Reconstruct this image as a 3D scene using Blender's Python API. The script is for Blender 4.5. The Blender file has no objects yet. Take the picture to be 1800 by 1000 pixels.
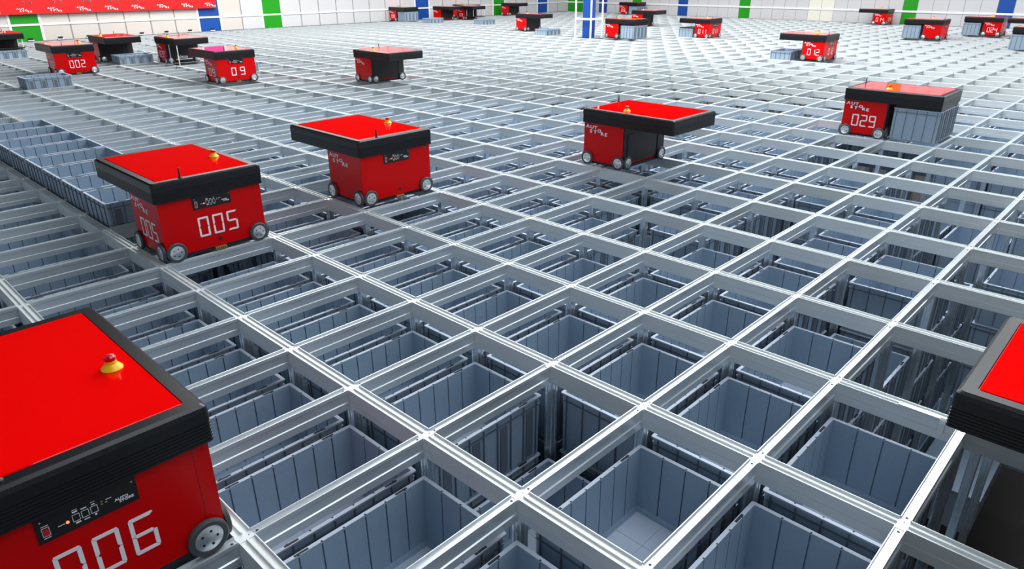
import bpy, math, random
from mathutils import Matrix, Vector

random.seed(7)
PI = math.pi
C = bpy.context.scene.collection
scene = bpy.context.scene
GX, GY = 0.48, 0.72          # grid pitch along the double tracks / along the cross rails, metres

# ------------------------------------------------------------------ camera
cam_data = bpy.data.cameras.new('camera')
cam = bpy.data.objects.new('camera', cam_data)
C.objects.link(cam)
scene.camera = cam
right = Vector((0.7231476105354268, 0.690688072943944, -0.002742128641761432))
down = Vector((0.27607320533945534, -0.2926821473455514, -0.915489347789993))
fwd = Vector((-0.6331201455254015, 0.6612769060812038, -0.4023328656865599))
loc = Vector((5.628705076542108, -2.819085691744511, 3.2573919738346815)) * GX
m = Matrix((( right.x, -down.x, -fwd.x, loc.x),
            ( right.y, -down.y, -fwd.y, loc.y),
            ( right.z, -down.z, -fwd.z, loc.z),
            (0, 0, 0, 1)))
cam.matrix_world = m
cam_data.sensor_width = 36.0
cam_data.lens = 1237.565 / 1800 * 36
cam_data.clip_start = 0.02
cam_data.clip_end = 200

# ------------------------------------------------------------------ world, lamps, exposure
world = bpy.data.worlds.new('world')
scene.world = world
world.use_nodes = True
bg = world.node_tree.nodes['Background']
bg.inputs[0].default_value = (0.80, 0.90, 1.0, 1)
bg.inputs[1].default_value = 0.42

def area(name, loc, size, size_y, power, target=None, color=(1, 1, 1)):
    d = bpy.data.lights.new(name, 'AREA')
    d.shape = 'RECTANGLE'
    d.size = size
    d.size_y = size_y
    d.energy = power
    d.color = color
    o = bpy.data.objects.new(name, d)
    C.objects.link(o)
    o.location = loc
    if target is not None:
        v = Vector(target) - Vector(loc)
        o.rotation_euler = v.to_track_quat('-Z', 'Y').to_euler()
    return o

area('hall_lamp_far', (-9.8, 16.0, 6.6), 13, 14, 2350, color=(1.0, 0.99, 0.98))
area('hall_lamp_middle', (-2.4, 8.4, 6.5), 9, 8, 1750, color=(0.93, 0.97, 1.0))
area('hall_lamp_left', (-12.6, 7.2, 6.6), 6, 6, 1900, color=(1.0, 0.98, 0.95))
area('hall_lamp_right', (5.0, 21.8, 6.6), 9, 7, 1550, color=(0.97, 0.98, 1.0))
area('hall_lamp_near', (3.2, 1.5, 6.4), 5, 4, 300, color=(0.86, 0.93, 1.0))

scene.view_settings.view_transform = 'Standard'
scene.view_settings.look = 'None'
scene.view_settings.exposure = 0.0
scene.view_settings.gamma = 1.0
scene.view_settings.use_curve_mapping = False

# ------------------------------------------------------------------ materials
def mat(name, col, rough=0.5, metal=0.0, coat=0.0, emit=None, estr=0.0, spec=0.5, noise=0.0, nscale=20.0, stretch=None, bump=0.0):
    m = bpy.data.materials.new(name)
    m.use_nodes = True
    nt = m.node_tree
    b = nt.nodes['Principled BSDF']
    b.inputs['Base Color'].default_value = (*col, 1)
    b.inputs['Roughness'].default_value = rough
    b.inputs['Metallic'].default_value = metal
    b.inputs['Coat Weight'].default_value = coat
    b.inputs['Specular IOR Level'].default_value = spec
    if coat:
        b.inputs['Coat Roughness'].default_value = 0.04
    if emit:
        b.inputs['Emission Color'].default_value = (*emit, 1)
        b.inputs['Emission Strength'].default_value = estr
    if noise > 0 or bump > 0:
        tc = nt.nodes.new('ShaderNodeTexCoord')
        mp = nt.nodes.new('ShaderNodeMapping')
        nz = nt.nodes.new('ShaderNodeTexNoise')
        nz.inputs['Scale'].default_value = nscale
        nz.inputs['Detail'].default_value = 3
        nt.links.new(tc.outputs['Object'], mp.inputs['Vector'])
        if stretch:
            mp.inputs['Scale'].default_value = stretch
        nt.links.new(mp.outputs['Vector'], nz.inputs['Vector'])
        if noise > 0:
            r = nt.nodes.new('ShaderNodeMapRange')
            r.inputs['From Min'].default_value = 0.3
            r.inputs['From Max'].default_value = 0.7
            r.inputs['To Min'].default_value = 1 - noise
            r.inputs['To Max'].default_value = 1 + noise
            nt.links.new(nz.outputs['Fac'], r.inputs['Value'])
            mx = nt.nodes.new('ShaderNodeVectorMath')
            mx.operation = 'SCALE'
            mx.inputs[0].default_value = col
            nt.links.new(r.outputs['Result'], mx.inputs['Scale'])
            nt.links.new(mx.outputs['Vector'], b.inputs['Base Color'])
            r2 = nt.nodes.new('ShaderNodeMapRange')
            r2.inputs['To Min'].default_value = max(0.02, rough * 0.75)
            r2.inputs['To Max'].default_value = min(1, rough * 1.25)
            nt.links.new(nz.outputs['Fac'], r2.inputs['Value'])
            nt.links.new(r2.outputs['Result'], b.inputs['Roughness'])
        if bump > 0:
            bp = nt.nodes.new('ShaderNodeBump')
            bp.inputs['Strength'].default_value = bump
            bp.inputs['Distance'].default_value = 0.002
            nt.links.new(nz.outputs['Fac'], bp.inputs['Height'])
            nt.links.new(bp.outputs['Normal'], b.inputs['Normal'])
    return m

M_ALU = mat('brushed_aluminium', (0.70, 0.745, 0.755), 0.42, 0.2, noise=0.03, nscale=6, stretch=(1, 4, 6))
M_ALU_X = mat('aluminium_cross_rail', (0.64, 0.69, 0.72), 0.30, 0.5, noise=0.03, nscale=3, stretch=(4, 1, 8))
M_POST = mat('aluminium_post', (0.74, 0.78, 0.81), 0.28, 0.9, noise=0.05, nscale=12, stretch=(8, 8, 0.4))
M_HOLE = mat('screw_hole_black', (0.012, 0.012, 0.014), 0.6)
M_BIN = mat('grey_bin_plastic', (0.27, 0.36, 0.46), 0.42, noise=0.04, nscale=60, bump=0.05)
M_RIM = mat('pale_bin_rim', (0.42, 0.48, 0.58), 0.55, spec=0.3)
M_RIB = mat('grey_bin_rib', (0.12, 0.145, 0.18), 0.45)
M_SLOT = mat('bin_slot_shadow', (0.015, 0.018, 0.022), 0.8)
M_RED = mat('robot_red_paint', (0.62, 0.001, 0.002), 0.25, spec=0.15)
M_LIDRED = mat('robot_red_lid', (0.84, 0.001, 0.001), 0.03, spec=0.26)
M_BLACK = mat('robot_black_frame', (0.012, 0.0125, 0.015), 0.30, spec=0.3)
M_DARK = mat('robot_black_inside', (0.010, 0.010, 0.012), 0.55)
M_TYRE = mat('tyre_rubber', (0.055, 0.062, 0.070), 0.55)
M_HUB = mat('hub_metal', (0.74, 0.78, 0.80), 0.30, 0.8, noise=0.05, nscale=30)
M_WHITE = mat('white_marking', (0.86, 0.88, 0.92), 0.5)
M_YEL = mat('stop_yellow', (0.90, 0.55, 0.0), 0.35)
M_STOPRED = mat('stop_red', (0.55, 0.0, 0.01), 0.3, coat=0.3)
M_BRASS = mat('brass_contact', (0.55, 0.38, 0.15), 0.4, 0.7)
M_LED = mat('red_led', (1, 0.1, 0.02), 0.4, emit=(1, 0.08, 0.02), estr=5)
M_PANEL = mat('control_panel_black', (0.006, 0.006, 0.007), 0.25)
M_WALL = mat('white_wall_panel', (0.56, 0.57, 0.59), 0.45, noise=0.015, nscale=1.2)
M_UPPER = mat('added_dark_upper_wall', (0.012, 0.012, 0.013), 0.95, spec=0.1)  # for unseen wall tops, added so near lids mirror something dark
M_WALLW = mat('warm_wall_panel', (0.56, 0.525, 0.49), 0.45, noise=0.015, nscale=1.2)
M_CREAM = mat('cream_wall_panel', (0.74, 0.73, 0.65), 0.45)
M_JOINT = mat('wall_joint_grey', (0.24, 0.245, 0.25), 0.5)
M_MULL = mat('white_wall_rail', (0.80, 0.80, 0.81), 0.4)
M_GREEN = mat('green_panel', (0.006, 0.28, 0.003), 0.35)
M_BLUE = mat('blue_panel', (0.003, 0.060, 0.32), 0.35)
M_FASCIA = mat('red_fascia', (0.72, 0.004, 0.004), 0.35)
M_FLOOR = mat('dark_concrete', (0.022, 0.019, 0.018), 0.9, noise=0.2, nscale=3)
M_COLW = mat('white_tube', (0.88, 0.89, 0.92), 0.35)

# ------------------------------------------------------------------ mesh helpers
class MB:
    def __init__(s):
        s.v = []; s.f = []; s.m = []; s.mats = []
    def mi(s, m):
        if m not in s.mats: s.mats.append(m)
        return s.mats.index(m)
    def add(s, vs, fs, m, T=None):
        o = len(s.v)
        if T is not None: vs = [tuple(T @ Vector(p)) for p in vs]
        s.v += [tuple(p) for p in vs]
        k = s.mi(m)
        for f in fs:
            s.f.append(tuple(i + o for i in f)); s.m.append(k)
    def box(s, x0, x1, y0, y1, z0, z1, m, T=None, skip=()):
        vs = [(x0,y0,z0),(x1,y0,z0),(x1,y1,z0),(x0,y1,z0),(x0,y0,z1),(x1,y0,z1),(x1,y1,z1),(x0,y1,z1)]
        fs = {'-z':(0,3,2,1),'+z':(4,5,6,7),'-y':(0,1,5,4),'+x':(1,2,6,5),'+y':(2,3,7,6),'-x':(3,0,4,7)}
        s.add(vs, [f for k, f in fs.items() if k not in skip], m, T)
    def loft(s, loops, m, cap0=True, cap1=True, T=None):
        n = len(loops[0]); vs = [p for L in loops for p in L]; fs = []
        for a in range(len(loops)-1):
            for i in range(n):
                j = (i+1) % n
                fs.append((a*n+i, a*n+j, (a+1)*n+j, (a+1)*n+i))
        if cap0: fs.append(tuple(reversed(range(n))))
        if cap1: fs.append(tuple((len(loops)-1)*n+i for i in range(n)))
        s.add(vs, fs, m, T)
    def cyl(s, c, r, h, axis, m, n=24, r2=None):
        r2 = r if r2 is None else r2
        L = []
        for k, rr in ((0, r), (1, r2)):
            L.append([(rr*math.cos(2*PI*i/n), rr*math.sin(2*PI*i/n), k*h) for i in range(n)])
        Rm = {'z': Matrix.Identity(3), 'x': Matrix(((0,0,1),(0,1,0),(-1,0,0))), 'y': Matrix(((1,0,0),(0,0,1),(0,-1,0)))}[axis]
        L = [[tuple(Rm @ Vector(p) + Vector(c)) for p in l] for l in L]
        s.loft(L, m)
    def lathe(s, c, prof, m, n=28):
        L = [[(c[0]+r*math.cos(2*PI*i/n), c[1]+r*math.sin(2*PI*i/n), c[2]+z) for i in range(n)] for r, z in prof]
        s.loft(L, m)
    def prism(s, prof, a, b, axis, m):
        """closed 2-D profile swept between a and b along x (profile = y,z) or y (profile = x,z)"""
        if axis == 'x': L = [[(t, p[0], p[1]) for p in prof] for t in (a, b)]
        else: L = [[(p[0], t, p[1]) for p in prof] for t in (a, b)]
        s.loft(L, m)
    def mesh(s, name, smooth=False):
        me = bpy.data.meshes.new(name)
        me.from_pydata(s.v, [], s.f)
        for m in s.mats: me.materials.append(m)
        me.polygons.foreach_set('material_index', s.m)
        me.validate()
        import bmesh
        bm = bmesh.new(); bm.from_mesh(me)
        bmesh.ops.recalc_face_normals(bm, faces=bm.faces)
        bm.to_mesh(me); bm.free()
        if smooth:
            me.polygons.foreach_set('use_smooth', [True]*len(me.polygons))
            try: me.set_sharp_from_angle(angle=math.radians(35))
            except Exception: pass
        return me
    def build(s, name, parent=None, loc=None, smooth=False, bevel=0):
        o = bpy.data.objects.new(name, s.mesh(name, smooth)); C.objects.link(o)
        if parent: o.parent = parent
        if loc: o.location = loc
        if bevel:
            b = o.modifiers.new('bevel', 'BEVEL'); b.width = bevel; b.segments = 2; b.limit_method = 'ANGLE'
            b.angle_limit = math.radians(50)
        return o

def tag(o, label=None, cat=None, group=None, kind=None):
    if label: o['label'] = label
    if cat: o['category'] = cat
    if group: o['group'] = group
    if kind: o['kind'] = kind
    return o

def empty(name, loc=(0,0,0), rz=0):
    o = bpy.data.objects.new(name, None); C.objects.link(o)
    o.location = loc; o.rotation_euler = (0, 0, rz); o.empty_display_size = 0.1
    return o

KIDS = {}
def kids(o):
    return [c for c in bpy.data.objects if c.parent == o]

def copy_tree(o, parent=None, cache=None):
    c = o.copy(); C.objects.link(c)
    if parent is not None: c.parent = parent
    for ch in (cache[o.name] if cache else kids(o)):
        copy_tree(ch, c, cache)
    return c

def rrect(x0, x1, y0, y1, z, r, n=3):
    pts = []
    for cx, cy, a0 in ((x1-r, y1-r, 0), (x0+r, y1-r, 90), (x0+r, y0+r, 180), (x1-r, y0+r, 270)):
        for k in range(n+1):
            a = math.radians(a0 + 90*k/n)
            pts.append((cx + r*math.cos(a), cy + r*math.sin(a), z))
    return pts

def text_mesh(txt, size, m, extrude=0.0006, offset=0.0):
    cu = bpy.data.curves.new('lettering', 'FONT')
    cu.body = txt; cu.size = size; cu.extrude = extrude; cu.offset = offset
    cu.align_x = 'LEFT'
    cu.resolution_u = 2
    o = bpy.data.objects.new('tmp', cu); C.objects.link(o)
    dg = bpy.context.evaluated_depsgraph_get()
    me = bpy.data.meshes.new_from_object(o.evaluated_get(dg))
    vs = [tuple(v.co) for v in me.vertices]; fs = [tuple(p.vertices) for p in me.polygons]
    bpy.data.objects.remove(o); bpy.data.curves.remove(cu); bpy.data.meshes.remove(me)
    return vs, fs

# letters are built in a local (u right, v up, w out) frame then mapped to a face
def face_frame(origin, u, w):
    u = Vector(u); w = Vector(w); v = w.cross(u)
    return Matrix(((u.x, v.x, w.x, origin[0]), (u.y, v.y, w.y, origin[1]), (u.z, v.z, w.z, origin[2]), (0,0,0,1)))

TXT = {}
def put_text(mb, txt, size, T, m, offset=0.0, sx=1.0, extrude=0.0006):
    key = (txt, size, offset, extrude)
    if key not in TXT: TXT[key] = text_mesh(txt, size, m, extrude, offset)
    vs, fs = TXT[key]
    mb.add([(x*sx, y, z) for x, y, z in vs], fs, m, T)

SEG = {'0':'abcdef','1':'bc','2':'abged','3':'abgcd','4':'fgbc','5':'afgcd','6':'afgedc','7':'abc','8':'abcdefg','9':'abcdfg',' ':''}
def put_digits(mb, s, w, h, gap, T, m, t=0.17, th=0.0012):
    """seven-segment digits with mitred, slightly separated segments; origin lower left"""
    tw = t*w; g = 0.012*h
    for n, ch in enumerate(s):
        ox = n*(w+gap)
        H2 = h/2
        polys = {
            'a': [(g, h-0.35*tw), (0.35*tw, h), (w-0.35*tw, h), (w-g, h-0.35*tw), (w-tw-g*0.2, h-tw), (tw+g*0.2, h-tw)],
            'd': [(g, 0.35*tw), (0.35*tw, 0), (w-0.35*tw, 0), (w-g, 0.35*tw), (w-tw-g*0.2, tw), (tw+g*0.2, tw)],
            'g': [(0.5*tw+g, H2), (tw+g, H2+0.5*tw), (w-tw-g, H2+0.5*tw), (w-0.5*tw-g, H2), (w-tw-g, H2-0.5*tw), (tw+g, H2-0.5*tw)],
            'f': [(0, H2+g), (0, h-0.35*tw-g), (0.15*tw, h-0.35*tw-g), (tw, h-tw-g), (tw, H2+0.5*tw+g), (0.5*tw, H2+g*0.6)],
            'b': [(w, H2+g), (w, h-0.35*tw-g), (w-0.15*tw, h-0.35*tw-g), (w-tw, h-tw-g), (w-tw, H2+0.5*tw+g), (w-0.5*tw, H2+g*0.6)],
            'e': [(0, H2-g), (0, 0.35*tw+g), (0.15*tw, 0.35*tw+g), (tw, tw+g), (tw, H2-0.5*tw-g), (0.5*tw, H2-g*0.6)],
            'c': [(w, H2-g), (w, 0.35*tw+g), (w-0.15*tw, 0.35*tw+g), (w-tw, tw+g), (w-tw, H2-0.5*tw-g), (w-0.5*tw, H2-g*0.6)],
        }
        for k in SEG[ch]:
            P = polys[k]
            mb.loft([[(x+ox, y, 0) for x, y in P], [(x+ox, y, th) for x, y in P]], m, T=T)

def put_logo(mb, T, s):
    """AUT / O / ST RE stepping lettering, s = letter height"""
    for txt, x, y in (('A',0,0),('U',1.65,-0.10),('T',3.2,-0.18),('O',4.5,-1.0),('S',1.55,-1.45),('T',3.05,-1.55),('R',5.85,-1.8),('E',7.4,-1.9)):
        Tt = T @ Matrix.Translation((x*s, y*s, 0))
        Td = T @ Matrix.Translation((x*s + 0.13*s, y*s - 0.13*s, -0.0003))
        put_text(mb, txt, s*1.4, Td, M_PANEL, offset=0.06*s, sx=1.4, extrude=0.0002)
        put_text(mb, txt, s*1.4, Tt, M_WHITE, offset=0.045*s, sx=1.4)

NUM = ['no', 'one', 'two', 'three', 'four', 'five', 'six', 'seven', 'eight', 'nine', 'ten', 'eleven', 'twelve', 'thirteen', 'fourteen', 'fifteen',
       'sixteen', 'seventeen', 'eighteen', 'nineteen', 'twenty'] + ['twenty-' + w for w in ('one', 'two', 'three', 'four', 'five', 'six', 'seven', 'eight', 'nine')]
def rel(di, dj, unit='cell'):
    a = []
    if di: a.append('%s %s%s %s' % (NUM[abs(di)], unit, 's' if abs(di) > 1 else '', 'down-right' if di > 0 else 'up-left'))
    if dj:
        u = '' if di else ' %s%s' % (unit, 's' if abs(dj) > 1 else '')
        a.append('%s%s %s' % (NUM[abs(dj)], u, 'up-right' if dj > 0 else 'down-left'))
    return ' and '.join(a)

# ------------------------------------------------------------------ the setting
I0, I1, J0, J1 = -41, 9, -4, 36
XW = -41.8*GX                 # left wall plane
YW = 36.35*GY                 # far right wall plane

mb = MB(); mb.box(XW-0.5, 12, -8, YW+0.5, -2.75, -2.65, M_FLOOR)
tag(mb.build('floor'), kind='structure')

mb = MB(); mb.box(XW-0.5, 12, -8, YW+0.5, 6.9, 7.0, mat('dark_ceiling', (0.04, 0.042, 0.045), 0.9))  # unseen ceiling, added and kept dark for what the lids reflect
tag(mb.build('ceiling'), kind='structure')
ZR = 0.395                      # height of the white dado rail
def wall_strip(mb, a, b, z0, z1, m, side, d=0.0):
    if side == 'left': mb.box(XW-0.006, XW+d, a, b, z0, z1, m)
    else: mb.box(a, b, YW-d, YW+0.006, z0, z1, m)

mb = MB()
yl0 = 5.1*GY; pl = 0.98*GY
mb.box(XW-0.2, XW-0.006, -8, YW+0.3, -2.65, 7.0, M_JOINT)
for n in range(-14, 32):
    a = yl0 + n*pl; b = a + pl
    m = M_WALLW if n < 9 else M_WALL
    if b > YW: b = YW
    if a >= YW: break
    if n in (0, 7, 10, 19, 25, 29): continue
    wall_strip(mb, a+0.018, b-0.018, 0.0, ZR-0.02, m, 'left')
    wall_strip(mb, a+0.018, b-0.018, ZR+0.03, 7.0, m, 'left')
wall_strip(mb, -8, YW, -2.65, -0.02, M_JOINT, 'left')
wall_strip(mb, -8, YW, ZR-0.02, ZR+0.03, M_MULL, 'left', 0.02)
mb.box(XW-0.1, XW+0.03, -8, YW, 2.6, 7.0, M_UPPER)  # added dark sheet out of view, dims the lid reflections
wl = tag(mb.build('wall_left'), kind='structure')
for n, m, nm in ((0, M_GREEN, 'green_panel'), (7, M_BLUE, 'blue_panel'), (10, M_GREEN, 'green_panel'), (19, M_BLUE, 'blue_panel'), (25, M_GREEN, 'green_panel'), (29, M_BLUE, 'blue_panel')):
    a = yl0 + n*pl; b = a + pl
    q = MB()
    for z0, z1 in ((0.0, ZR-0.02), (ZR+0.03, 2.6)):
        wall_strip(q, a+0.03, b-0.03, z0, z1, m, 'left')
    q.build(nm, wl)
    q = MB()
    for e in (a, b): wall_strip(q, e-0.03, e+0.03, 0.0, 2.6, M_MULL, 'left', 0.012)
    q.build('white_frame', wl)

mb = MB()
xr = -5.5; pr = 0.95
mb.box(XW-0.2, 14, YW+0.006, YW+0.2, -2.65, 7.0, M_JOINT)
coloured = {5: (M_GREEN, 'green_panel'), -1: (M_BLUE, 'blue_panel'), 18: (M_GREEN, 'green_panel'), 24: (M_BLUE, 'blue_panel'), 29: (M_GREEN, 'green_panel'), 33: (M_BLUE, 'blue_panel'), 36: (M_GREEN, 'green_panel'), 37: (M_GREEN, 'green_panel')}
for n in range(-32, 39):
    b = (xr - n*pr)*GX; a = b - pr*GX
    a = max(a, XW)
    if b <= XW: break
    if n in coloured: continue
    m = M_CREAM if n in (11, 12) else M_WALL
    g = 0.006
    wall_strip(mb, a+g, b-g, 0.0, ZR-0.02, m, 'right')
    wall_strip(mb, a+g, b-g, ZR+0.04, 7.0, m, 'right')
wall_strip(mb, XW, 14, -2.65, -0.02, M_JOINT, 'right')
wall_strip(mb, XW, 14, ZR-0.02, ZR+0.04, M_MULL, 'right', 0.02)
mb.box(XW, 14, YW-0.03, YW+0.1, 3.6, 7.0, M_UPPER)  # same added dark sheet, high on the back wall
wr = tag(mb.build('wall_back'), kind='structure')
for n, (m, nm) in coloured.items():
    b = (xr - n*pr)*GX; a = max(b - pr*GX, XW)
    q = MB()
    for z0, z1 in ((0.0, ZR-0.02), (ZR+0.04, 3.6)):
        wall_strip(q, a+0.01, b-0.01, z0, z1, m, 'right')
    q.build(nm, wr)

# unseen dark panels added at the grid edge to keep stray light out
mb = MB(); mb.box(9.6*GX, 9.6*GX+0.05, -4.6*GY, YW, -2.65, -0.1, M_FLOOR); mb.box(XW, 9.6*GX, -4.6*GY-0.05, -4.6*GY, -2.65, -0.1, M_FLOOR)
tag(mb.build('light_blocker_1'), kind='structure')

# red fascia board with lettering and spotlights, on the left wall
fy1 = 12.75*GY
fo = empty('fascia_board', (XW, fy1, 0.665))
tag(fo, 'long red fascia board with white lettering along the top left wall', 'fascia board')
q = MB(); q.box(0.0, 0.12, -16, 0, 0.0, 0.37, M_FASCIA); q.build('board', fo)
for n in range(-3, 8):
    yy = yl0 + n*pl + 0.22 - fy1
    q = MB(); put_logo(q, face_frame((0.1215, yy, 0.115), (0, 1, 0), (1, 0, 0)), 0.04); q.build('lettering', fo)
    for e in (0.30, 0.47):
        q = MB(); q.cyl((0.12, yy + e - 0.12, 0.29), 0.028, 0.02, 'x', M_JOINT, 14); q.cyl((0.14, yy + e - 0.12, 0.29), 0.018, 0.002, 'x', M_DARK, 14)
        q.build('spotlight', fo)

# ------------------------------------------------------------------ tracks
PW, QW, TH = 0.027, 0.0165, 0.009    # half widths, lip height
PD, QD = 0.088, 0.090
def double_track():
    mb = MB()
    x0, x1 = (I0-0.3)*GX, (I1+0.5)*GX
    prof = [(-PW, -TH), (-PW, -0.046), (-PW+0.0012, -0.0475), (-PW, -0.049), (-PW, -PD+0.004), (-PW+0.004, -PD), (PW-0.004, -PD),
            (PW, -PD+0.004), (PW, -0.049), (PW-0.0012, -0.0475), (PW, -0.046), (PW, -TH)]
    mb.prism(prof, x0, x1, 'x', M_ALU)
    xs = [x0] + [i*GX for i in range(I0, I1+1)] + [x1]
    for a, b in zip(xs[:-1], xs[1:]):
        aa = a + (0 if a == x0 else QW+0.001); bb = b - (0 if b == x1 else QW+0.001)
        for y0, y1, zt in ((-PW, -PW+0.003, 0.0), (-0.0028, 0.0028, -0.001), (PW-0.003, PW, 0.0)):
            mb.box(aa, bb, y0, y1, -TH-0.001, zt, M_ALU)
    return mb.mesh('double_track')
def cross_rail():
    mb = MB()
    ys = [j*GY for j in range(J0, J1+1)]
    prof = [(-QW, -TH), (-QW, -0.015), (-0.0125, -0.019), (-0.0115, -0.056), (-QW, -0.0585), (-QW, -QD),
            (QW, -QD), (QW, -0.0585), (0.0115, -0.056), (0.0125, -0.019), (QW, -0.015), (QW, -TH)]
    for a, b in zip(ys[:-1], ys[1:]):
        aa, bb = a+PW, b-PW
        mb.prism(prof, aa, bb, 'y', M_ALU_X)
        for x0, x1 in ((-QW, -QW+0.0028), (QW-0.0028, QW)):
            mb.box(x0, x1, aa, bb, -TH-0.001, 0.0, M_ALU_X)
        for yy in (aa+0.014, bb-0.014):
            mb.cyl((0, yy, -TH), 0.0048, 0.0006, 'z', M_HOLE, 10)
    for a in ys:   # little cover plates where the rails cross
        mb.box(-QW, QW, a-PW, a+PW, -TH, -TH+0.0015, M_ALU)
        mb.cyl((0, a+PW*0.52, -TH+0.0015), 0.0022, 0.0005, 'z', M_HOLE, 8)
    return mb.mesh('cross_rail')
pm, qm = double_track(), cross_rail()

def rail_label(kind, k, anchors, dirs):
    best = min(anchors, key=lambda a: abs(k-a[0]))
    d = k - best[0]
    if d == 0: return '%s %s' % (kind, best[1])
    return '%s, %s %s from the one %s' % (kind, NUM[abs(d)], dirs[0] if d > 0 else dirs[1], best[1])
P_ANCH = [(0, "at robot-005's lettered side"), (10, 'behind robot-029'), (36, 'along the far right wall'), (20, 'by the blue column')]
Q_ANCH = [(-3, "under robot-005's wide face"), (2, "under robot-006's wide face"), (-41, 'along the left wall'), (-20, 'by the blue column')]
for j in range(J0, J1+1):
    o = bpy.data.objects.new('double_track', pm); C.objects.link(o); o.location = (0, j*GY, 0)
    tag(o, rail_label('double-groove rail', j, P_ANCH, ('up-right', 'down-left')), 'rail', 'long double-groove rails of the grid')
for i in range(I0, I1+1):
    o = bpy.data.objects.new('cross_rail', qm); C.objects.link(o); o.location = (i*GX, 0, 0)
    tag(o, rail_label('single-groove cross rail', i, Q_ANCH, ('down-right', 'up-left')), 'rail', 'single-groove cross rails of the grid')

# bent end strap sticking up from the track at the right
mb = MB()
mb.loft([rrect(-0.005, 0.005, -0.001, 0.001, -0.070, 0.0008, 1), rrect(-0.010, 0.010, -0.0015, 0.0015, -0.055, 0.001, 1), rrect(-0.011, 0.011, -0.0015, 0.0015, -0.012, 0.001, 1),
         rrect(-0.011, 0.011, 0.001, 0.004, 0.002, 0.001, 1), rrect(-0.011, 0.011, 0.008, 0.012, 0.009, 0.001, 1)], M_ALU)
mb.box(-0.16, 0.011, 0.004, 0.030, 0.0015, 0.0045, M_ALU)
o = mb.build('track_end_strap', loc=(4.86*GX, 2*GY - PW - 0.006, 0))
tag(o, 'short bent metal strap curling down off the rail left of the right-hand robot lid', 'strap')

# ------------------------------------------------------------------ what the view holds
import numpy as np
Cw = loc
def project(p):
    d = Vector(p) - Cw
    z = d.dot(fwd)
    if z <= 0.05: return None
    return 900 + 1237.565*d.dot(right)/z, 500 + 1237.565*d.dot(down)/z, z
def inview(p, mg=60):
    q = project(p)
    return q is not None and -mg < q[0] < 1800+mg and -mg < q[1] < 1000+mg*2

# ------------------------------------------------------------------ posts
def post_mesh(mb, x=0, y=0, top=-0.0885, bot=-2.65):
    a, b, c = 0.018, 0.0205, 0.007
    P = [(a, c), (b, c), (b, b-0.003), (b-0.003, b), (c, b), (c, a), (-c, a), (-c, b), (-b+0.003, b), (-b, b-0.003), (-b, c), (-a, c),
         (-a, -c), (-b, -c), (-b, -b+0.003), (-b+0.003, -b), (-c, -b), (-c, -a), (c, -a), (c, -b), (b-0.003, -b), (b, -b+0.003), (b, -c), (a, -c)]
    mb.loft([[(x+p, y+q, bot) for p, q in P], [(x+p, y+q, top) for p, q in P]], M_POST)
pmb = MB(); post_mesh(pmb); post_me = pmb.mesh('upright_post')
cands = []
for i in range(I0, I1+1):
    for j in range(J0, J1+1):
        p = (i*GX, j*GY, -0.12)
        q = project(p)
        if inview(p, 30): cands.append((q[2], i, j))
cands.sort()
near_posts = [(i, j) for _, i, j in cands[:290]]
far_posts = [(i, j) for _, i, j in cands[290:]]
def anchor_label(i, j, anchors, unit):
    best = min(anchors, key=lambda a: (abs(i-a[0]) + abs(j-a[1])))
    di, dj = i-best[0], j-best[1]
    if di == 0 and dj == 0: return best[3]
    return rel(di, dj, unit) + ' of ' + best[2]
POST_ANCH = [(-3, 0, "robot-005's near corner", "at robot-005's near corner"), (2, -1, "robot-006's near wheels", "at robot-006's near wheels"),
             (1, 9, "robot-029's wheels", "at robot-029's wheels"), (5, 1, 'the cut-off lid', 'under the cut-off robot lid')]
for i, j in near_posts:
    o = bpy.data.objects.new('upright_post', post_me); C.objects.link(o); o.location = (i*GX, j*GY, 0)
    tag(o, 'upright post, ' + anchor_label(i, j, POST_ANCH, 'rail'), 'post', 'upright posts under the rail crossings')
mb = MB()
for i, j in far_posts: post_mesh(mb, i*GX, j*GY, bot=-0.8)
tag(mb.build('far_upright_posts'), 'many far upright posts under the distant rail crossings', 'posts', kind='stuff')

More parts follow.
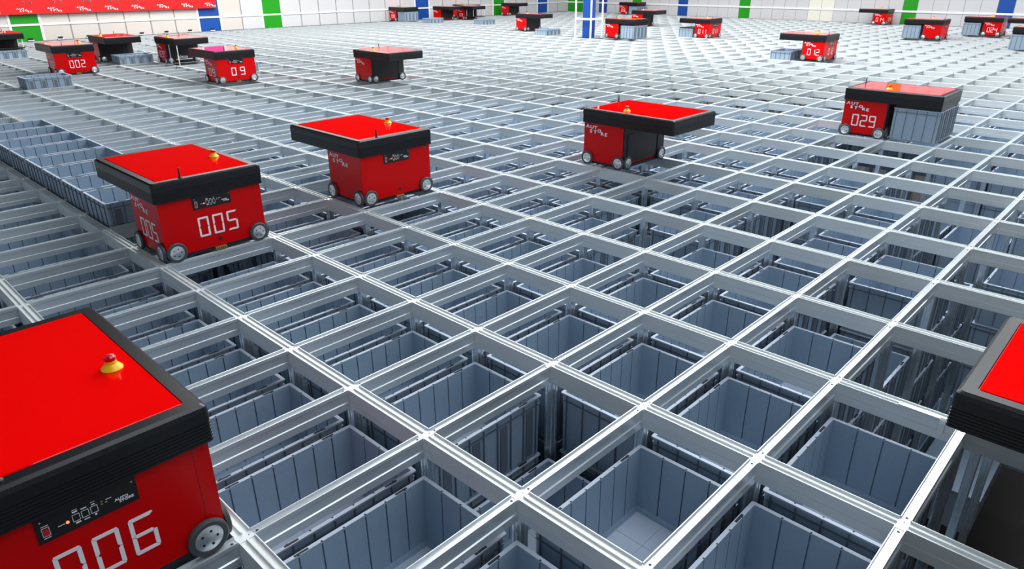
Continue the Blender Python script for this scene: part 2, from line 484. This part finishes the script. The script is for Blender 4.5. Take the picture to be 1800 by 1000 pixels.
# ------------------------------------------------------------------ bins
BX, BY, BH = 0.218, 0.321, 0.318     # half sizes and height
def notched(x0, x1, y0, y1, z, nx, ny, w=0.0030, d=0.0095):
    """inner wall loop with narrow notches cut outwards"""
    P = []
    def edge(p, q, n, out):
        L = math.hypot(q[0]-p[0], q[1]-p[1]); ux, uy = (q[0]-p[0])/L, (q[1]-p[1])/L
        P.append((p[0], p[1], z))
        for k in range(1, n):
            t = L*k/n
            for dt, o in ((-w, 0), (-w, d), (w, d), (w, 0)):
                P.append((p[0]+ux*(t+dt)+out[0]*o, p[1]+uy*(t+dt)+out[1]*o, z))
    edge((x0, y0), (x1, y0), nx, (0, -1)); edge((x1, y0), (x1, y1), ny, (1, 0))
    edge((x1, y1), (x0, y1), nx, (0, 1)); edge((x0, y1), (x0, y0), ny, (-1, 0))
    return P
def make_bin():
    t = 0.0155
    ix, iy = BX-t, BY-t
    nx, ny = 4, 7
    z1 = BH-0.002
    mb = MB()
    # inner notched lining
    n0 = notched(-ix+0.004, ix-0.004, -iy+0.004, iy-0.004, 0.034, nx, ny)
    n1 = notched(-ix, ix, -iy, iy, z1, nx, ny)
    mb.loft([n0, n1], M_BIN, cap0=False, cap1=False)
    for lp in (n0,):
        pass
    # foot of the lining and the floor
    L0 = [(-ix+0.012, -iy+0.012, 0.012), (ix-0.012, -iy+0.012, 0.012), (ix-0.012, iy-0.012, 0.012), (-ix+0.012, iy-0.012, 0.012)]
    L1 = [(-ix+0.004, -iy+0.004, 0.034), (ix-0.004, -iy+0.004, 0.034), (ix-0.004, iy-0.004, 0.034), (-ix+0.004, iy-0.004, 0.034)]
    mb.loft([L0, L1], M_BIN, cap0=True, cap1=False)
    # ledges closing the notch bottoms
    for x in [(-ix+0.004) + (2*ix-0.008)*k/nx for k in range(1, nx)]:
        for s in (-1, 1):
            y = s*(iy-0.004); mb.box(x-0.0031, x+0.0031, min(y, y+s*0.0095), max(y, y+s*0.0095), 0.033, 0.0341, M_BIN)
    for y in [(-iy+0.004) + (2*iy-0.008)*k/ny for k in range(1, ny)]:
        for s in (-1, 1):
            x = s*(ix-0.004); mb.box(min(x, x+s*0.0095), max(x, x+s*0.0095), y-0.0031, y+0.0031, 0.033, 0.0341, M_BIN)
    # floor tiles
    for a in range(3):
        for b in range(4):
            xa = -ix+0.016 + a*(2*ix-0.032)/3; ya = -iy+0.016 + b*(2*iy-0.032)/4
            mb.box(xa+0.001, xa+(2*ix-0.032)/3-0.001, ya+0.001, ya+(2*iy-0.032)/4-0.001, 0.0118, 0.0134, M_RIM, skip=('-z',))
    # outer skin
    ox, oy = BX-0.004, BY-0.004
    mb.loft([rrect(-ox+0.008, ox-0.008, -oy+0.008, oy-0.008, 0.0, 0.012, 2), rrect(-ox+0.004, ox-0.004, -oy+0.004, oy-0.004, 0.018, 0.012, 2),
             rrect(-ox+0.001, ox-0.001, -oy+0.001, oy-0.001, BH-0.004, 0.012, 2)], M_BIN, cap0=True, cap1=False)
    root = mb.build('storage_bin')
    # rim: flat ring with slots near the ends of the long sides
    mb = MB()
    o1 = rrect(-BX, BX, -BY, BY, BH-0.007, 0.007, 2); o2 = rrect(-BX, BX, -BY, BY, BH, 0.007, 2)
    i2 = rrect(-ix, ix, -iy, iy, BH, 0.002, 2); i1 = rrect(-ix, ix, -iy, iy, BH-0.008, 0.002, 2)
    mb.loft([i1, o1, o2, i2, i1], M_RIM, cap0=False, cap1=False)
    for s in (-1, 1):
        for yy in (-0.205, 0.205):
            mb.box(s*BX-s*0.0085-0.0048, s*BX-s*0.0085+0.0048, yy-0.026, yy+0.026, BH-0.001, BH+0.0004, M_SLOT)
        for k in range(1, ny):
            y = -iy + 2*iy*k/ny
            mb.box(s*(ix+0.0025)-0.003, s*(ix+0.0025)+0.003, y-0.0032, y+0.0032, BH-0.001, BH+0.0005, M_SLOT)
    for s in (-1, 1):
        for k in range(1, nx):
            x = -ix + 2*ix*k/nx
            mb.box(x-0.0032, x+0.0032, s*(iy+0.0025)-0.003, s*(iy+0.0025)+0.003, BH-0.001, BH+0.0005, M_SLOT)
    mb.build('rim', root)
    # outer ribs and the two ledges under the rim
    mb = MB()
    e = 0.0055
    for s in (-1, 1):
        for k in range(0, 8):
            y = -0.285 + 0.57*k/7
            x = s*(ox-0.001)
            mb.box(min(x, x+s*e), max(x, x+s*e), y-0.0022, y+0.0022, 0.02, BH-0.008, M_RIB)
            if k < 7 and k in (0, 2, 4, 6):
                mb.box(min(x, x+s*0.003), max(x, x+s*0.003), y+0.018, y+0.06, 0.03, BH-0.05, M_RIB)
        for k in range(0, 5):
            xx = -0.185 + 0.37*k/4
            y = s*(oy-0.001)
            mb.box(xx-0.0022, xx+0.0022, min(y, y+s*e), max(y, y+s*e), 0.02, BH-0.008, M_RIB)
    for z in (BH-0.036, ):
        for s in (-1, 1):
            x = s*(ox-0.001); mb.box(min(x, x+s*e), max(x, x+s*e), -oy+0.01, oy-0.01, z-0.002, z+0.002, M_RIB)
            y = s*(oy-0.001); mb.box(-ox+0.01, ox-0.01, min(y, y+s*e), max(y, y+s*e), z-0.002, z+0.002, M_RIB)
    mb.build('outer_ribs', root)
    return root

proto_bin = make_bin()
cache_bin = {proto_bin.name: kids(proto_bin)}
for c in kids(proto_bin): cache_bin[c.name] = []
first_bin = [True]
def place_bin(x, y, z, label, group=None):
    o = proto_bin if first_bin[0] else copy_tree(proto_bin, None, cache_bin)
    first_bin[0] = False
    o.location = (x, y, z)
    tag(o, label, 'bin', group)
    return o

ZTOP = -0.160 - BH            # base height of bins in the top layer
STEP = BH + 0.002
missing = {(2, 0): 1, (3, 3): 1, (4, 3): 6, (4, 2): 4, (4, 4): 6, (4, 5): 5, (5, 0): 6, (5, 1): 6, (5, 2): 6, (5, 3): 6, (5, 4): 6, (6, 0): 6, (6, 1): 6, (6, 2): 6,
           (3, 6): 5, (-1, 4): 1, (1, 4): 1, (-3, 4): 0, (2, 7): 1, (3, 8): 5, (2, 8): 5, (1, 8): 5, (1, 9): 5, (0, 8): 1, (2, 5): 0, (-5, 0): 2, (-4, 0): 2,
           (-4, 1): 0, (0, 5): 0, (3, 5): 1, (-3, 0): 0, (1, 5): 2, (-3, 6): 1}
top_cells = []
for i in range(-26, 8):
    for j in range(-3, 22):
        cx, cy = (i+0.5)*GX, (j+0.5)*GY
        q = project((cx, cy, -0.16))
        if q is None: continue
        if any(inview((cx+a*0.2, cy+b*0.3, -0.16), 40) for a in (-1, 0, 1) for b in (-1, 0, 1)) and q[2] < 9.5:
            if (i, j) not in missing and q[2] > 4.6 and random.random() < 0.05:
                missing[(i, j)] = 1
            top_cells.append((q[2], i, j))
top_cells.sort()
row_cells = [(i, 0) for i in range(-13, -5)]
BIN_ANCH = [(-4, 0, "robot-005", "straight under robot-005"), (1, -2, "robot-006", "straight under robot-006"),
            (0, 9, "robot-029", "straight under robot-029"), (6, 1, 'the cut-off robot', 'straight under the cut-off robot')]
ind = 0; stuffed = []
for d, i, j in top_cells:
    if missing.get((i, j), 0) > 0 or (i, j) in row_cells: continue
    if ind < 215 and d < 8.2:
        place_bin((i+0.5)*GX, (j+0.5)*GY, ZTOP, 'sunken grey bin, ' + anchor_label(i, j, BIN_ANCH, 'cell'), 'grey bins sunk just below the rails')
        ind += 1
    else: stuffed.append((i, j))
# second and third layers where a shaft lets them be seen
lower = {}
for (i, j), n in list(missing.items()):
    if n <= 0: continue
    q = project(((i+0.5)*GX, (j+0.5)*GY, -0.2))
    if q is None or q[2] > 6.5: continue
    if n < 4: lower[(i, j, n)] = 1
    for a, b in ((-1, 0), (0, 1)):
        k = (i+a, j+b)
        nn = missing.get(k, 0)
        for lev in range(1, min(n, 3)+1):
            if lev >= nn and nn < 4: lower[(k[0], k[1], lev)] = 1
LV = {1: 'second', 2: 'third', 3: 'fourth'}
low_sorted = sorted(lower)[:80]
for i, j, lev in low_sorted:
    place_bin((i+0.5)*GX, (j+0.5)*GY, ZTOP - lev*STEP, '%s-layer bin in shaft, ' % LV[lev] + anchor_label(i, j, BIN_ANCH, 'cell'), 'grey bins deeper in the stacks')
# everything below that no one can count: the bottom layers of the stacks
mb = MB()
done = set((i, j, l) for i, j, l in low_sorted)
for d, i, j in top_cells:
    if d > 7.5: continue
    for lev in range(1, 6):
        if (i, j, lev) in done or lev < missing.get((i, j), 0): continue
        x, y = (i+0.5)*GX, (j+0.5)*GY; z = ZTOP - lev*STEP
        mb.loft([[(x+a*(BX-0.008), y+b*(BY-0.008), z) for a, b in ((-1,-1),(1,-1),(1,1),(-1,1))], [(x+a*(BX-0.004), y+b*(BY-0.004), z+BH-0.02) for a, b in ((-1,-1),(1,-1),(1,1),(-1,1))],
                 [(x+a*BX, y+b*BY, z+BH-0.02) for a, b in ((-1,-1),(1,-1),(1,1),(-1,1))], [(x+a*BX, y+b*BY, z+BH-0.004) for a, b in ((-1,-1),(1,-1),(1,1),(-1,1))]], M_BIN)
tag(mb.build('stacked_lower_bins'), 'dark lower layers of stacked bins deep under the grid', 'bins', kind='stuff')
# bins standing proud of the grid
for n, (i, j) in enumerate(row_cells[::-1]):
    ordn = ['first', 'second', 'third', 'fourth', 'fifth', 'sixth', 'seventh', 'eighth'][n]
    place_bin((i+0.5)*GX, (j+0.5)*GY, ZTOP+STEP, 'raised grey bin in the row behind robot 005, %s from the robot' % ordn, 'row of raised bins behind robot 005')

def far_bin(i, j, label):
    place_bin((i+0.5)*GX, (j+0.5)*GY, ZTOP+STEP, label, 'single raised bins among the robots')
far_bin(-22, 2, 'raised grey bin standing in front of robot 002')
far_bin(-27, 5, 'raised grey bin between the robots 002 and 030')
far_bin(-21, 6, 'raised grey bin just right of robot 09')
far_bin(-38, 22, 'raised grey bin right of the far robot 08 beside blue wall panel')
far_bin(-34, 23, 'raised grey bin just in front of the gripper robot 08 near back wall')
far_bin(-24, 20, 'raised grey bin left of the blue column')
far_bin(-33, 3, 'raised grey bin cut by the left picture edge')

# ------------------------------------------------------------------ robots
HB = 0.362     # body top / lid underside
HT = 0.484     # lid top
def wheel(parent, x, y, axis, sgn):
    r = 0.060
    w = empty('wheel'); w.parent = parent; w.location = (x, y, r + 0.003 - TH)
    prof = [(r-0.006, 0), (r, 0.004), (r, 0.015), (r-0.005, 0.019), (0.043, 0.019), (0.043, 0.0)]
    mb = MB(); mb.lathe((0, 0, 0), prof, M_TYRE, 32)
    t = mb.mesh('tyre', True)
    o = bpy.data.objects.new('tyre', t); C.objects.link(o); o.parent = w
    hb = MB(); hb.lathe((0, 0, 0), [(0.043, 0.001), (0.043, 0.0165), (0.040, 0.018), (0.012, 0.0175), (0.008, 0.019), (0.001, 0.019)], M_HUB, 32)
    for k in range(5):
        a = 2*PI*k/5 + 0.3
        hb.cyl((0.024*math.cos(a), 0.024*math.sin(a), 0.0172), 0.0042, 0.0012, 'z', M_HOLE, 10)
    h = bpy.data.objects.new('hub', hb.mesh('hub', True)); C.objects.link(h); h.parent = w
    if axis == 'x': w.rotation_euler = (0, sgn*PI/2, 0)
    else: w.rotation_euler = (-sgn*PI/2, 0, 0)
    return w

WH = {}
def make_robot_base():
    r = empty('robot')
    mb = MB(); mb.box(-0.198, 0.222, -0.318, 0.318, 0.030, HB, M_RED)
    for s in (-1, 1):
        mb.box(0.2215, 0.2225, s*0.272-0.0008, s*0.272+0.0008, 0.032, HB, M_DARK)
    mb.build('body', r, bevel=0.006)
    mb = MB(); mb.box(-0.212, -0.198, -0.312, 0.312, 0.05, HB, M_DARK); mb.box(-0.218, -0.212, -0.27, -0.20, 0.08, 0.30, M_DARK)
    mb.box(-0.218, -0.212, 0.20, 0.27, 0.08, 0.30, M_DARK); mb.build('inner_plate', r)
    mb = MB(); mb.box(-0.205, 0.215, -0.305, 0.305, 0.006, 0.030, M_DARK); mb.build('chassis', r)
    # lid
    mb = MB()
    x0, x1, y0, y1 = -0.692, 0.236, -0.336, 0.336
    def L(d, z, rr=0.014): return rrect(x0+d, x1-d, y0+d, y1-d, z, rr, 3)
    loops = [L(0.004, HB), L(0.0, HB+0.003)]
    z = HB+0.010
    for k in range(6):
        loops += [L(0.0, z), L(0.0025, z+0.001), L(0.0025, z+0.0035), L(0.0, z+0.0045)]
        z += 0.0105
    loops += [L(0.0, HT-0.022), L(0.003, HT-0.008), L(0.012, HT), L(0.046, HT), L(0.048, HT-0.004)]
    mb.loft(loops, M_BLACK)
    lid = mb.build('lid_frame', r)
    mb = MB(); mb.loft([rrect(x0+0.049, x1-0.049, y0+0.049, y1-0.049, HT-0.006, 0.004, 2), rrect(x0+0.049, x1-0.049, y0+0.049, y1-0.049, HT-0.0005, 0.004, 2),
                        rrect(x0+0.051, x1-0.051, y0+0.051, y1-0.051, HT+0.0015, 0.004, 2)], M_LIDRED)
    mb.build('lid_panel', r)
    # emergency stop
    e = MB(); e.lathe((-0.155, 0.222, HT+0.001), [(0.030, 0), (0.031, 0.004), (0.026, 0.010), (0.017, 0.020), (0.016, 0.030), (0.005, 0.030)], M_YEL)
    eo = e.build('emergency_stop', r, smooth=True)
    e = MB(); e.lathe((-0.155, 0.222, HT+0.029), [(0.015, 0), (0.0165, 0.003), (0.0165, 0.013), (0.012, 0.018), (0.002, 0.0195)], M_STOPRED)
    e.build('stop_button', eo, smooth=True)
    a = MB(); a.lathe((0.200, -0.150, HT-0.001), [(0.012, 0), (0.012, 0.005), (0.006, 0.008), (0.0045, 0.045), (0.0035, 0.060), (0.001, 0.0605)], M_DARK, 14)
    a.build('antenna', r, smooth=True)
    # control panel
    mb = MB(); mb.box(0.222, 0.2255, -0.118, 0.118, 0.283, HB+0.002, M_PANEL)
    cp = mb.build('control_panel', r)
    T0 = lambda y, z: face_frame((0.2256, y, z+0.015), (0, 1, 0), (1, 0, 0))
    q = MB()
    def frame(y, z, w, h, t=0.0012):
        T = T0(y, z)
        q.box(-w/2, w/2, -h/2, -h/2+t, 0, 0.0006, M_WHITE, T); q.box(-w/2, w/2, h/2-t, h/2, 0, 0.0006, M_WHITE, T)
        q.box(-w/2, -w/2+t, -h/2, h/2, 0, 0.0006, M_WHITE, T); q.box(w/2-t, w/2, -h/2, h/2, 0, 0.0006, M_WHITE, T)
    frame(-0.098, 0.298, 0.017, 0.026)
    for yy in (-0.030, -0.009, 0.012): frame(yy, 0.300, 0.017, 0.021)
    for yy, zz, w, h in ((-0.030, 0.318, 0.012, 0.004), (-0.010, 0.317, 0.013, 0.003), (0.012, 0.316, 0.008, 0.003), (-0.028, 0.284, 0.012, 0.004), (-0.008, 0.283, 0.013, 0.0025), (0.013, 0.284, 0.005, 0.005),
                         (-0.098, 0.316, 0.016, 0.0016), (-0.098, 0.280, 0.016, 0.0016), (-0.064, 0.297, 0.016, 0.0018), (0.048, 0.312, 0.014, 0.0016), (0.041, 0.305, 0.005, 0.0016), (-0.030, 0.324, 0.012, 0.0013), (0.012, 0.323, 0.010, 0.0013)):
        q.box(-w/2, w/2, -h/2, h/2, 0, 0.0006, M_WHITE, T0(yy, zz))
    put_text(q, 'AUTO', 0.0105, T0(0.060, 0.2935), M_WHITE, 0.0003, 1.15)
    put_text(q, 'STORE', 0.0105, T0(0.070, 0.2845), M_WHITE, 0.0003, 1.15)
    q.build('panel_lettering', cp)
    q = MB(); q.box(-0.006, 0.006, -0.009, 0.009, 0, 0.003, M_STOPRED, T0(-0.098, 0.298)); q.build('power_switch', cp)
    q = MB(); q.cyl((0.2256, -0.050, 0.313), 0.0038, 0.002, 'x', M_LED, 12); q.build('indicator_light', cp)
    for zz in (0.327, 0.3195):
        q = MB(); q.cyl((0.2256, 0.031, zz), 0.0026, 0.0012, 'x', M_BRASS, 10); q.build('small_light', cp)
    for yy in (-0.105, 0.108):
        q = MB(); q.cyl((0.2256, yy, 0.345), 0.0024, 0.001, 'x', M_HUB, 8); q.build('panel_screw', cp)
    q = MB(); q.cyl((0.2215, 0.012, 0.072), 0.0135, 0.0018, 'x', M_DARK, 20); q.build('charge_port', r)
    q = MB(); q.box(0.218, 0.236, -0.030, 0.040, 0.008, 0.026, M_BRASS)
    for k in range(5): q.box(0.236, 0.2365, -0.023+k*0.012, -0.017+k*0.012, 0.011, 0.021, M_DARK)
    q.build('contact_block', r)
    for y in (-0.262, 0.262): wheel(r, 0.2225, y, 'x', 1)
    for y in (-0.262, 0.262): wheel(r, -0.2125, y, 'x', -1)
    for x in (-0.165, 0.170):
        wheel(r, x, -0.3185, 'y', -1); wheel(r, x, 0.3185, 'y', 1)
    return r

proto_robot = make_robot_base()
# share the wheel meshes
tyres = [o for o in bpy.data.objects if o.name.startswith('tyre')]
hubs = [o for o in bpy.data.objects if o.name.startswith('hub')]
for o in tyres[1:]: o.data = tyres[0].data
for o in hubs[1:]: o.data = hubs[0].data
def tree_cache(o, d):
    d[o.name] = kids(o)
    for c in d[o.name]: tree_cache(c, d)
    return d
cache_robot = tree_cache(proto_robot, {})
first_robot = [True]

def number_part(parent, s, face):
    """face: 'front' the wide face, 'near' the -y side, 'far' the +y side"""
    q = MB()
    n = len(s)
    if face == 'front':
        w, gap = (0.066, 0.024) if n == 3 else (0.080, 0.065)
        tot = n*w + (n-1)*gap
        put_digits(q, s, w, 0.122, gap, face_frame((0.2222, 0.018 - tot/2, 0.108), (0, 1, 0), (1, 0, 0)), M_WHITE)
    else:
        w, gap = (0.066, 0.019) if n == 3 else (0.080, 0.040)
        tot = n*w + (n-1)*gap
        if face == 'near': T = face_frame((0.020 - tot/2, -0.3182, 0.105), (1, 0, 0), (0, -1, 0))
        else: T = face_frame((0.004 + tot/2, 0.3182, 0.105), (-1, 0, 0), (0, 1, 0))
        put_digits(q, s, w, 0.118, gap, T, M_WHITE)
    return q.build('number_marking', parent)
def logo_part(parent, face):
    q = MB()
    if face == 'near': T = face_frame((-0.178, -0.3184, 0.318), (1, 0, 0), (0, -1, 0))
    else: T = face_frame((0.202, 0.3184, 0.318), (-1, 0, 0), (0, 1, 0))
    put_logo(q, T, 0.0275)
    return q.build('side_lettering', parent)
LOGO = {}
ROBOTS = []
def robot(i0, j0, kind, num, label, side=None):
    """kind A: body at the down-right end, lid overhanging up-left; kind B: turned half round"""
    r = proto_robot if first_robot[0] else copy_tree(proto_robot, None, cache_robot)
    first_robot[0] = False
    x, y = (i0+0.5)*GX, (j0+0.5)*GY
    r.location = (x, y, 0.0 if abs(i0-round(i0)) < 0.02 and abs(j0-round(j0)) < 0.02 else TH); r.rotation_euler = (0, 0, 0 if kind == 'A' else PI)
    tag(r, label, 'robot', 'red grid robots with black rimmed lids')
    if num:
        if kind == 'A': number_part(r, num, 'front')
        number_part(r, side or num, 'near' if kind == 'A' else 'far')
    if kind not in LOGO: LOGO[kind] = logo_part(r, 'near' if kind == 'A' else 'far')
    else:
        c = LOGO[kind].copy(); C.objects.link(c); c.parent = r
    ROBOTS.append((i0, j0, kind, r))
    return r

def hang(r, z, label, with_bin=True):
    """gripper plate let down on four bands under the overhang, holding a bin whose rim is at z"""
    cx = -0.48
    g = MB(); g.box(cx-0.205, cx+0.205, -0.305, 0.305, z, z+0.026, M_BLACK); go = g.build('gripper', r, bevel=0.003)
    if z + 0.03 < HB:
        for sx in (-1, 1):
            for sy in (-1, 1):
                b = MB(); b.box(cx+sx*0.185-0.0008, cx+sx*0.185+0.0008, sy*0.285-0.009, sy*0.285+0.009, z+0.026, HB+0.01, M_ALU)
                b.build('lifting_band', r)
    if with_bin:
        k = -1 if r.rotation_euler[2] > 1 else 1
        p = r.location
        place_bin(p[0] + k*cx, p[1], z - BH, label, 'bins carried under robot lids')
    return go

r006 = robot(1, -2, 'A', '006', 'large red robot 006 filling the lower left corner of the picture')
r005 = robot(-4, 0, 'A', '005', 'red robot 005 standing at the end of a row of raised bins')
robot(6, 1, 'A', None, 'robot at the right picture edge, only its black-rimmed red lid in view')
r = robot(0, 9, 'B', '029', 'red robot 029 in the middle distance at right, silvery bin under its lid')
hang(r, 0.332, 'grey bin hanging under the lid of robot 029')
robot(-4.1, 2, 'A', None, 'red robot speeding past behind robot 005, blurred in the photo')
robot(-2.5, 5, 'B', None, 'blurred red robot with dark inner side in the picture centre, right of middle')
robot(-15.1, 7.45, 'B', None, 'blurred red and black robot between robots 09 and 029, upper middle')
robot(-24.9, 3.12, 'A', '002', 'red robot 002 behind a raised bin, upper left')
robot(-28.4, 4.85, 'B', None, 'blurred dark robot between robots 002 and 030')
r030 = robot(-26, 6, 'B', '030', 'black-sided robot 030 with white lettering across its inner side')
q = MB(); put_text(q, 'Lalesse', 0.085, face_frame((-0.2195, 0.13, 0.085), (0, -1, 0), (-1, 0, 0)), M_WHITE, 0.002, 0.85, 0.001)
q.build('inner_lettering', r030)
q = MB(); q.box(-0.232, -0.218, -0.16, 0.16, 0.055, 0.072, M_COLW); q.box(-0.230, -0.218, -0.15, 0.15, 0.01, 0.055, M_BLACK); q.build('name_bar', r030)
hang(r030, -0.03, '', False)
robot(-18.6, 5.08, 'A', '09', 'red robot 09 with orange reflection on its lid, right of robot 030')
r = robot(-34.1, 3, 'B', None, 'black-sided robot cut by the left picture edge above a raised bin')
hang(r, 0.17, '', False)
# far field
r = robot(-42.1+0.35, 21.9, 'B', '08', 'far robot 08 in front of the blue wall panel, leftmost of the back group')
hang(r, 0.332, 'bin hanging under leftmost far robot 08')
robot(-40.2, 24, 'B', None, 'blurred far robot between the two robots marked 08')
r = robot(-39.4, 25.2, 'B', '08', 'far robot 08 with a lowered gripper, right one of the two marked 08')
hang(r, 0.10, '', False)
robot(-41.7, 26.3, 'B', None, 'farthest robot peeping out behind the right-hand far robot 08')
robot(-41.1, 29.75, 'B', None, 'blurred far robot right of the green wall panel behind the group')
robot(-27.2, 21.2, 'B', None, 'far red robot left of the blue column, raised bin beside it')
r = robot(-19.6, 20.7, 'B', None, 'red robot touching the blue column on its right side')
hang(r, 0.332, 'wide grey bin hanging under the robot right of the blue column')
robot(-24.4, 27.0, 'B', None, 'blurred far robot behind the one right of the blue column')
r = robot(-34.2, 35.1, 'B', '06', 'far robot 06 against the right wall above the blurred robot')
hang(r, 0.332, 'bin hanging under the far robot 06')
r = robot(-16, 23, 'A', '011', 'red robot 011 with a half-lowered bin at its left')
hang(r, 0.22, 'grey bin half lowered at the left of robot 011')
robot(-6.75, 18.1, 'A', '012', 'red robot 012 with a raised bin at its left')
place_bin(-7.5*GX, 18.5*GY, ZTOP+STEP, 'raised grey bin at the left of robot 012', 'single raised bins among the robots')
robot(-12.45, 34.9, 'A', '014', 'far red robot 014 before the right wall, left of a green panel')
r = robot(-6.25, 27.7, 'A', None, 'blurred far robot in front of the right-hand green wall panel')
hang(r, 0.332, 'bin hanging at the left of the blurred robot below the green panel')
r = robot(-4.4, 30.7, 'A', '024', 'far red robot 024 below the right-hand blue wall panel')
hang(r, 0.332, 'bin hanging at the left of robot 024')
robot(-2.2, 30.4, 'A', '026', 'far red robot right of robot 024, partly hidden by the nearer lid')
r = robot(-0.5, 25.2, 'A', None, 'robot at the upper right picture edge with only its lid and bin in view')
hang(r, 0.332, 'ribbed grey bin hanging at the upper right picture edge')

# ------------------------------------------------------------------ far bins as one mass
if stuffed:
    mb = MB()
    for i, j in stuffed:
        x, y = (i+0.5)*GX, (j+0.5)*GY
        o = [(x+a*BX, y+b*BY, -0.16) for a, b in ((-1,-1),(1,-1),(1,1),(-1,1))]
        n = [(x+a*(BX-0.011), y+b*(BY-0.011), -0.16) for a, b in ((-1,-1),(1,-1),(1,1),(-1,1))]
        f = [(p[0], p[1], -0.46) for p in n]
        g = [(p[0], p[1], -0.475) for p in o]
        mb.loft([g, o], M_BIN, cap0=True, cap1=False); mb.loft([o, n], M_RIM, cap0=False, cap1=False); mb.loft([n, f], M_BIN, cap0=False, cap1=True)
    tag(mb.build('distant_storage_bins'), 'far grey bins glimpsed below the distant rails', 'bins', kind='stuff')

# ------------------------------------------------------------------ blue column and its white guard
cx, cy = -20.45*GX, 20.5*GY
mb = MB(); hw = 0.125
mb.loft([rrect(-hw, hw, -hw, hw, -0.1, 0.02, 2), rrect(-hw, hw, -hw, hw, 7.0, 0.02, 2)], M_BLUE)
o = mb.build('column', loc=(cx, cy, 0)); tag(o, 'square blue column rising from the grid inside a white tube guard', 'column')
g = empty('column_guard', (cx, cy, 0)); tag(g, 'white tube frame with a ring around the blue column', 'guard')
R0 = 0.26
for a, b in ((-1, -1), (1, -1), (1, 1), (-1, 1)):
    q = MB(); q.lathe((a*R0, b*R0*0.95, 0), [(0.024, -0.009), (0.024, 7.0)], M_COLW, 14); q.build('guard_post', g, smooth=True)
q = MB()
q.loft([rrect(-R0-0.03, R0+0.03, -R0-0.02, R0+0.02, 0.46, 0.10, 5), rrect(-R0-0.03, R0+0.03, -R0-0.02, R0+0.02, 0.51, 0.10, 5),
        rrect(-R0-0.01, R0+0.01, -R0, R0, 0.51, 0.09, 5), rrect(-R0-0.01, R0+0.01, -R0, R0, 0.46, 0.09, 5), rrect(-R0-0.03, R0+0.03, -R0-0.02, R0+0.02, 0.46, 0.10, 5)], M_COLW, cap0=False, cap1=False)
q.build('guard_ring', g)

# small sensors clipped at the foot of the left wall
for n in range(0, 8):
    y = yl0 + (n+0.55)*pl
    q = MB(); q.box(0, 0.05, -0.05, 0.05, 0.03, 0.075, M_DARK); q.box(0.0, 0.04, -0.07, 0.07, 0.0, 0.03, M_MULL)
    o = q.build('wall_sensor', loc=(XW, y, 0.0))
    where = ['on the green panel'] + ['below the %s cream panel right of the green one' % w for w in ('first', 'second', 'third', 'fourth', 'fifth', 'sixth')] + ['on the blue panel']
    tag(o, 'small black wall sensor ' + where[n], 'sensor', 'small sensors along the left wall')
